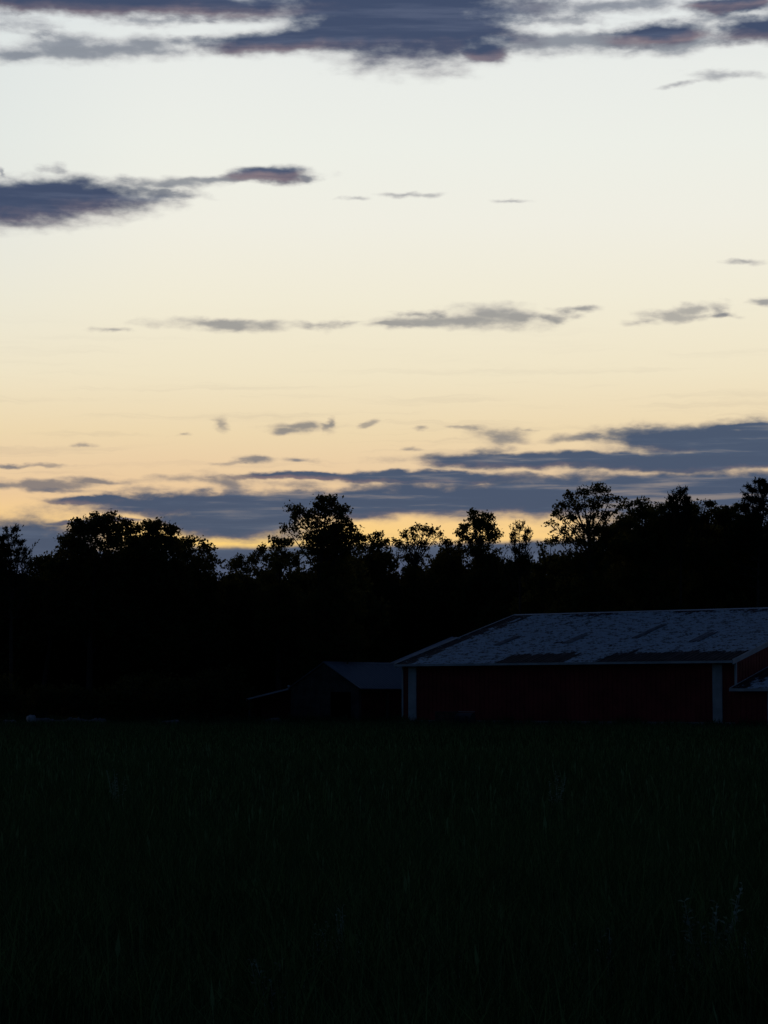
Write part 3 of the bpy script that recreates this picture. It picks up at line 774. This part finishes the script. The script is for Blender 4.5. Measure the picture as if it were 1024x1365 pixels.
def ppm(Y): return FPX / Y
def broadleaf(name, label, px, Y, lobes, dens=1.0, leaf=.23, seed=0, group=None, per=20, rad=.25, root=None):
    """lobes: (px, py, rx, ry[, density]) as seen from the field; each gets its own depth"""
    rng = np.random.default_rng(seed); k = ppm(Y)
    base = at(px, 968, Y); base.z = 0
    r = empty(name, base) if root is None else root
    tag(r, label, 'tree', group)
    wood = MB(); cent = []
    top = min(l[1] for l in lobes); H = at(px, top, Y).z
    r0 = .016 * H + .04
    t_top = Vector((rng.normal(0, .2), rng.normal(0, .3), H * .80))
    tp = [Vector((0, 0, 0)), Vector((rng.normal(0, .08), rng.normal(0, .08), H * .2)), Vector((t_top.x * .5 + rng.normal(0, .2), t_top.y * .5, H * .48)), t_top]
    wood.tube(tp, [r0 * 1.2, r0 * .9, r0 * .65, r0 * .34], 8)
    def on_trunk(z):
        z = max(.5, min(z, H * .79))
        for a, b in zip(tp[:-1], tp[1:]):
            if a.z <= z <= b.z: return a.lerp(b, (z - a.z) / (b.z - a.z))
        return tp[-1]
    for lb in lobes:
        lx, ly, rx, ry = lb[:4]; dn = dens * (lb[4] if len(lb) > 4 else 1.0)
        c = at(lx, ly, Y) - base; c.y += rng.normal(0, 1.1)
        R3 = np.array([rx / k, max(rx, ry) / k * .9, ry / k])
        s = on_trunk(c.z - R3[2] * .5 - abs(c.x) * rng.uniform(.35, .9) - rng.uniform(.2, 1.2) if c.z > 1.5 else .6)
        mid = s.lerp(c, .5) + Vector((rng.normal(0, .12), rng.normal(0, .2), .12 * (c - s).length * .3))
        rr = r0 * .32 * min(1, .4 + R3[0] / 2)
        wood.tube([s, mid, c], [rr, rr * .7, rr * .35], 6)
        n = max(3, int(dn * math.pi * rx * ry / 17.5))
        q = rng.normal(0, 1, (n, 3)); q /= np.linalg.norm(q, axis=1)[:, None]; q *= (rng.uniform(0, 1, n) ** .42)[:, None]
        pts = np.array(c) + q * R3
        cent.append(pts)
        nb = min(n, 7 + n // 9)
        for p in pts[rng.choice(n, nb, replace=False)]:
            p = Vector(p); st = mid.lerp(c, rng.uniform(.2, 1))
            m2 = st.lerp(p, .55) + Vector(rng.normal(0, .12, 3))
            wood.tube([st, m2, p], [rr * .3, rr * .18, .012], 4)
    cent = np.concatenate(cent)
    wood.build('trunk', M['bark'], r)
    link('crown', leaves_mesh(rng, cent, rad, per, leaf), M['leaf'], r)
    return r

def conifer(name, label, px, Y, tips, spread, ybot, seed, group=None, up=.55, step=.42, full=1.0):
    """pine with upswept whorls; tips: list of (px, py) leaders; spread in px at the bottom"""
    rng = np.random.default_rng(seed); k = ppm(Y)
    base = at(px, 968, Y); base.z = 0
    r = empty(name, base); tag(r, label, 'tree', group)
    wood = MB(); quads = []
    def tuft(a, b, n, L):
        a = np.array(a); b = np.array(b)
        for i in range(max(4, int(n * full))):
            t = rng.uniform(.15, 1); c = a + (b - a) * t
            dr = (b - a) / (np.linalg.norm(b - a) + 1e-6) * .8 + rng.normal(0, .55, 3); dr[2] += .25; dr /= np.linalg.norm(dr)
            sd = np.cross(dr, rng.normal(0, 1, 3)); sd /= np.linalg.norm(sd) + 1e-6
            l = L * rng.uniform(.6, 1.2); wv = .028
            quads.append([c, c + dr * l * .5 + sd * wv, c + dr * l, c + dr * l * .5 - sd * wv])
    zb = at(px, ybot, Y).z
    for j, (tx, ty) in enumerate(tips):
        top = at(tx, ty, Y) - base
        foot = Vector((0, 0, 0)) if j == 0 else Vector((0, 0, zb + (top.z - zb) * .3))
        mid = foot.lerp(top, .5); mid.x = foot.x * .4 + top.x * .6
        wood.tube([foot, mid, top], [.17 if j == 0 else .07, .10 if j == 0 else .05, .012], 6)
        z = top.z - .25; sub = 1.0 if j == 0 else .5
        while z > max(zb, foot.z + .2):
            f = (top.z - z) / (top.z - zb)
            R0 = (.25 + spread / k * f ** .8) * sub
            cx = mid.lerp(top, max(0, (z - mid.z) / (top.z - mid.z))) if z > mid.z else foot.lerp(mid, (z - foot.z) / (mid.z - foot.z))
            for b in range(rng.integers(5, 8)):
                a = rng.uniform(0, 6.28); L = R0 * rng.uniform(.55, 1.15)
                m = cx + Vector((math.cos(a) * L * .6, math.sin(a) * L * .6, L * .12)); e = cx + Vector((math.cos(a) * L, math.sin(a) * L, L * up))
                wood.tube([cx, m, e], [.025, .018, .006], 4)
                tuft(m.lerp(cx, .5), e, int(16 + 26 * L), .26); tuft(m, e, 12, .22)
                for s_ in range(3):
                    o = m.lerp(e, rng.uniform(0, .9)); g = o + Vector((rng.normal(0, .3), rng.normal(0, .3), rng.uniform(.15, .4))) * min(1, L)
                    tuft(o, g, 14, .22)
            z -= step * rng.uniform(.75, 1.25)
        tuft(top - Vector((0, 0, .5)), top, 26, .2)
    wood.build('trunk', M['bark'], r)
    q = np.array(quads); n = len(q)
    link('crown', poly_mesh('crown', q.reshape(-1, 3), np.arange(n * 4), np.arange(n) * 4, np.full(n, 4)), M['needle'], r)
    return r

SKY = 'trees along the skyline'
conifer('pine_tree', 'spiky pine poking up against the dark cloud at the left edge', 15, 140, [(15, 707), (3, 716), (27, 722)], 50, 830, 1, SKY, up=1.1, step=.6, full=.5)
broadleaf('low_tree', 'low ragged tree filling the dip right of the left pine', 58, 150,
          [(48, 752, 18, 12), (66, 748, 16, 9, .8), (52, 775, 30, 16), (40, 800, 30, 20), (75, 790, 30, 24)], 1.0, seed=2, group=SKY)
broadleaf('oak_tree', 'broad round topped tree, first of the big dark mass at left', 118, 146,
          [(128, 695, 13, 10), (147, 697, 17, 12), (106, 704, 11, 12), (118, 708, 20, 12), (92, 724, 14, 10), (84, 738, 12, 12, .8), (150, 716, 24, 16), (112, 730, 30, 20), (78, 752, 14, 10, .8),
           (140, 752, 44, 26), (96, 766, 34, 26), (130, 790, 50, 30), (90, 815, 40, 32), (150, 830, 44, 40)], .92, seed=3, group=SKY)
broadleaf('oak_tree', 'twin domed dark tree directly right of the round topped left one', 205, 148,
          [(164, 702, 9, 9), (176, 706, 12, 9), (192, 703, 12, 10), (208, 702, 14, 10), (226, 706, 11, 9), (204, 718, 30, 13), (228, 722, 16, 12), (176, 728, 20, 16), (205, 742, 44, 22),
           (180, 768, 40, 26), (225, 775, 40, 28), (200, 810, 54, 36), (205, 860, 54, 46)], .92, seed=4, group=SKY)
broadleaf('maple_tree', 'loose leaved tree with sunset showing through, stepping down to the low gap', 256, 151,
          [(246, 722, 9, 9, .8), (258, 720, 9, 8, .7), (271, 724, 9, 8, .7), (280, 735, 10, 7, .7), (252, 738, 20, 12, .8), (272, 748, 20, 12, .8), (290, 746, 8, 6, .5), (256, 764, 34, 18), (282, 775, 22, 16, .7), (256, 800, 40, 30), (265, 850, 46, 44)], .9, seed=5, group=SKY)
broadleaf('low_tree', 'low airy tree in the dip where the blue cloud shows under its crown', 325, 156,
          [(304, 750, 10, 8, .7), (319, 747, 11, 7), (335, 746, 12, 7), (348, 738, 8, 9, .9), (326, 757, 20, 7, .6), (342, 760, 14, 10, .7), (306, 768, 12, 9, .35), (330, 784, 34, 12), (320, 815, 44, 26), (330, 870, 46, 44)], .9, seed=6, group=SKY)
broadleaf('low_tree', 'small crown with a knobbly left shoulder under the tall airy tree', 372, 152,
          [(372, 722, 12, 7), (384, 724, 8, 6), (366, 729, 10, 5, .8), (360, 744, 14, 9, .9), (380, 742, 18, 9, .9), (398, 748, 14, 9, .8), (372, 757, 20, 8, .55), (395, 766, 18, 7, .35), (355, 768, 14, 10, .6), (372, 790, 34, 14), (380, 830, 44, 34), (390, 880, 40, 40)], .95, seed=7, group=SKY)
broadleaf('ash_tree', 'tallest airy tree in the middle with bright sunset through its crown', 436, 148,
          [(433, 666, 12, 7), (443, 671, 9, 9), (424, 676, 11, 7), (413, 683, 11, 8), (395, 681, 10, 8), (388, 678, 5, 4), (392, 694, 8, 8, .8), (384, 707, 9, 5, .9), (398, 706, 7, 5, .6), (410, 696, 9, 7, .7), (440, 686, 18, 8), (457, 683, 11, 9), (462, 696, 11, 9),
           (428, 694, 12, 6, .6), (430, 706, 20, 8, .55), (452, 703, 20, 8, .8), (408, 715, 12, 7, .55), (472, 706, 9, 6, .8), (425, 720, 20, 8, .9), (455, 718, 24, 10), (478, 716, 8, 6), (440, 712, 28, 14, .55), (422, 732, 30, 9, .9), (462, 732, 24, 10), (440, 738, 34, 12), (440, 765, 36, 20, .9), (445, 805, 44, 34), (445, 860, 44, 40)], .95, seed=8, group=SKY, leaf=.215)
broadleaf('low_tree', 'even topped leafy tree tucked against the right side of the tallest airy tree', 492, 172,
          [(488, 717, 10, 6), (501, 717, 11, 6), (510, 723, 8, 7), (495, 730, 22, 9), (513, 742, 8, 11, .5), (490, 752, 30, 16), (500, 780, 32, 18), (490, 820, 40, 34), (495, 870, 40, 40)], .92, seed=9, group=SKY)
broadleaf('ash_tree', 'sparse see-through tree with a flat lacy top right of the blue notch', 556, 174,
          [(566, 703, 12, 7, .75), (552, 704, 8, 6, .7), (578, 706, 7, 9, .7), (540, 713, 10, 7, .9), (531, 722, 7, 6), (560, 716, 16, 7, .6), (583, 718, 6, 4, .5), (544, 726, 16, 8, .9), (568, 727, 14, 7, .8), (540, 742, 13, 10, .6), (560, 745, 20, 11, .8), (550, 770, 30, 14, .9), (560, 800, 40, 26), (550, 850, 44, 44)], .8, seed=10, group=SKY, leaf=.215)
broadleaf('low_tree', 'pair of small rounded humps between the lacy tree and the twin lobed tree', 600, 176,
          [(594, 724, 9, 7), (613, 721, 7, 6), (604, 734, 20, 8), (600, 752, 26, 14), (600, 785, 34, 22), (605, 830, 40, 34)], .95, seed=11, group=SKY)
broadleaf('maple_tree', 'compact dense tree with two upright lobes against the orange band', 638, 173,
          [(630, 690, 9, 8), (649, 688, 8, 8), (620, 701, 8, 7), (633, 704, 12, 10), (653, 703, 11, 11), (641, 697, 9, 8), (661, 714, 7, 9), (617, 712, 8, 8), (656, 716, 7, 8, .9), (628, 717, 10, 8), (642, 719, 14, 8, .9), (640, 736, 25, 11), (655, 750, 18, 10, .7), (640, 775, 34, 20), (640, 825, 40, 38), (645, 880, 40, 44)], 1.1, seed=12, group=SKY)
conifer('pine_tree', 'short bristly pine between the twin lobed tree and the blue notch', 694, 150, [(693, 703), (704, 707), (684, 712)], 30, 800, 13, SKY, up=1.5, step=.62, full=.36)
broadleaf('sapling', 'thin sapling sprigs in the blue notch left of the large round tree', 722, 152,
          [(724, 721, 10, 3, .6), (735, 722, 7, 3, .6), (722, 735, 8, 6, .5), (736, 742, 7, 5, .5), (722, 757, 16, 7, .9), (720, 775, 26, 12), (715, 815, 34, 26), (715, 870, 40, 40)], .9, seed=14, group=SKY)
broadleaf('ash_tree', 'large round airy tree with limbs and glow showing through, right of centre', 792, 146,
          [(797, 651, 12, 7), (811, 652, 7, 7, .8), (780, 656, 11, 8), (815, 663, 10, 8, .8), (796, 668, 16, 9), (760, 664, 10, 7), (750, 673, 9, 8), (772, 672, 12, 8), (823, 678, 10, 8, .7), (742, 685, 9, 7, .9), (756, 687, 12, 6, .7), (738, 697, 6, 6, .6), (745, 706, 10, 7, .5),
           (768, 690, 12, 6, .5), (786, 688, 14, 7, .6), (806, 688, 12, 8, .7), (768, 706, 13, 7, .5), (790, 706, 14, 8, .65), (740, 719, 7, 5, .5), (756, 719, 12, 6, .65), (778, 722, 16, 7, .9), (806, 712, 16, 9), (830, 700, 12, 10), (798, 700, 34, 14, .4), (770, 714, 24, 9, .5), (806, 726, 34, 10, .9), (800, 738, 44, 12), (765, 750, 34, 14), (790, 785, 50, 26), (770, 830, 50, 36), (790, 880, 40, 40)], .66, seed=15, group=SKY, leaf=.215)
broadleaf('oak_tree', 'dark solid tree shoulder right of the large airy tree', 858, 148,
          [(838, 675, 7, 7), (851, 674, 9, 6), (866, 677, 9, 7), (884, 675, 9, 7), (856, 688, 22, 9), (880, 690, 18, 10), (840, 698, 16, 14), (868, 706, 32, 14), (845, 730, 34, 20), (880, 735, 34, 22), (860, 770, 50, 32), (870, 830, 54, 44)], 1.0, seed=16, group=SKY)
conifer('pine_tree', 'pine with three upright spikes in the middle of the right tree mass', 906, 147, [(908, 657), (896, 664), (919, 664)], 34, 760, 17, SKY, up=1.5, step=.5, full=.6)
broadleaf('oak_tree', 'flat dark crown between the three spiked pine and the corner pine', 938, 150,
          [(895, 676, 12, 8), (916, 675, 10, 7), (926, 676, 9, 7), (936, 675, 9, 6), (957, 682, 10, 7), (905, 690, 20, 10), (945, 690, 12, 7), (925, 694, 18, 10), (956, 690, 8, 6), (940, 712, 30, 14), (930, 745, 40, 24), (950, 790, 48, 34), (945, 850, 50, 50)], 1.0, seed=18, group=SKY)
conifer('pine_tree', 'tall ragged pine rising at the right edge of the frame', 1008, 144, [(1012, 641), (1003, 652), (1024, 644)], 74, 790, 19, SKY, up=.5, step=.55)
broadleaf('oak_tree', 'dark bushy crown under the ragged right edge pine', 975, 149,
          [(966, 682, 9, 7), (980, 676, 10, 7), (992, 676, 8, 8), (975, 694, 22, 10), (1000, 700, 18, 14), (980, 720, 34, 18), (1010, 735, 28, 22), (980, 765, 48, 32), (1000, 830, 50, 50)], 1.0, seed=20, group=SKY)

# second row filling the wood, one shared black mass in the photograph
def mass_tree(seed, Y=156.0, H=10.0):
    rng = np.random.default_rng(seed); k = ppm(Y); lobes = []
    yt = 931 - (H - EYE) * k
    for i in range(30):
        f = (i + rng.uniform(0, 1)) / 30; wd = 62 * (1 - .55 * abs(f - .45))
        lobes.append((512 + rng.normal(0, wd * .42), yt + 16 + f * (955 - yt - 30), rng.uniform(22, 36), rng.uniform(15, 24)))
    lobes.append((512, yt + 12, 22, 13))
    return broadleaf('leafy_tree', 'dark leafy tree lost in the black mass under the skyline', 512, Y, lobes, .62, .36, seed, 'trees inside the dark wood', per=16, rad=.36)
spots = [(20, 158, 762, 1.12), (70, 162, 764, 1.12), (130, 160, 735, 1.12), (180, 165, 730, 1.12), (235, 160, 748, 1.12), (286, 162, 768, 1.0), (342, 166, 762, .8), (372, 161, 752, .7), (400, 163, 762, .9), (452, 160, 736, .9), (490, 176, 732, .75),
         (523, 178, 764, .9), (556, 182, 748, .8), (590, 179, 738, .7), (622, 178, 732, .8), (660, 172, 736, .8), (690, 168, 742, .7), (722, 168, 768, .9), (762, 164, 736, .8), (796, 166, 726, .9),
         (832, 163, 694, 1.12), (880, 166, 686, 1.12), (935, 165, 690, 1.12), (985, 162, 690, 1.12), (1030, 160, 696, 1.12), (1085, 150, 690, 1.1), (-45, 150, 715, 1.1), (1140, 158, 670, 1.1), (-95, 156, 705, 1.1),
         (10, 186, 790, 1.1), (62, 190, 785, 1.15), (112, 184, 790, 1.1), (165, 188, 780, 1.1), (222, 186, 785, 1.1), (280, 190, 795, 1.1), (335, 186, 795, 1.1), (390, 188, 795, 1.1), (440, 190, 790, 1.1)]
protos = [mass_tree(200 + i) for i in range(4)]
mrand = random.Random(12)
for i, (px, Y, yt, wd) in enumerate(spots):
    o = protos[i] if i < 4 else copy_tree(protos[i % 4])
    b = at(px, 968, Y); o.location = (b.x, b.y, 0); o.rotation_euler = (0, 0, mrand.uniform(0, 6.28))
    s = (EYE + (931 - yt) * Y / FPX) / 10.2
    o.scale = (wd, wd, s)

# bushes along the edge of the field
def bush(seed):
    rng = np.random.default_rng(seed)
    r = empty('bush', (0, 0, 0)); cent = []; wood = MB()
    for k in range(9):
        a = rng.uniform(0, 6.28); e = Vector((math.cos(a) * rng.uniform(.2, 1.3), math.sin(a) * rng.uniform(.2, 1.0), rng.uniform(1.2, 2.7)))
        wood.tube([(0, 0, 0), e * .5 + Vector((0, 0, .2)), e], [.05, .03, .012], 5)
        n = 26; q = rng.normal(0, 1, (n, 3)); q /= np.linalg.norm(q, axis=1)[:, None]; q *= (rng.uniform(0, 1, n) ** .4)[:, None]
        cent.append(np.array(e) * .85 + q * np.array([.75, .75, .7]))
    c = np.concatenate(cent); c[:, 2] = np.abs(c[:, 2])
    wood.build('stem', M['bark'], r)
    link('foliage', leaves_mesh(rng, c, .3, 13, .2), M['leaf'], r)
    return r
bp = [bush(300 + i) for i in range(3)]
bspots = [(5, 134, 1.0), (58, 136, .9), (108, 137, 1.05), (150, 135, 1.2), (192, 138, 1.0), (226, 136, 1.15), (262, 139, 1.25), (296, 142, 1.2), (318, 150, 1.1)]
blab = ['dark bush at the left edge where the field meets the wood', 'dark bush behind the left end of the stone row', 'dark bush behind the right end of the stone row',
        'rounded dark bush on the field edge right of the stone row', 'low dark bush left of the flat grey rock', 'dark bush right behind the flat grey rock',
        'tall dark bush right of the flat grey rock', 'dark bush nearest the left post of the open lean-to', 'dark bush tucked behind the open lean-to']
for i, (px, Y, s) in enumerate(bspots):
    o = bp[i] if i < 3 else copy_tree(bp[i % 3])
    b = at(px, 968, Y); o.location = (b.x, b.y, 0); o.rotation_euler = (0, 0, mrand.uniform(0, 6.28)); o.scale = (s, s, s * mrand.uniform(.85, 1.15))
    tag(o, blab[i], 'bush', 'bushes along the field edge')
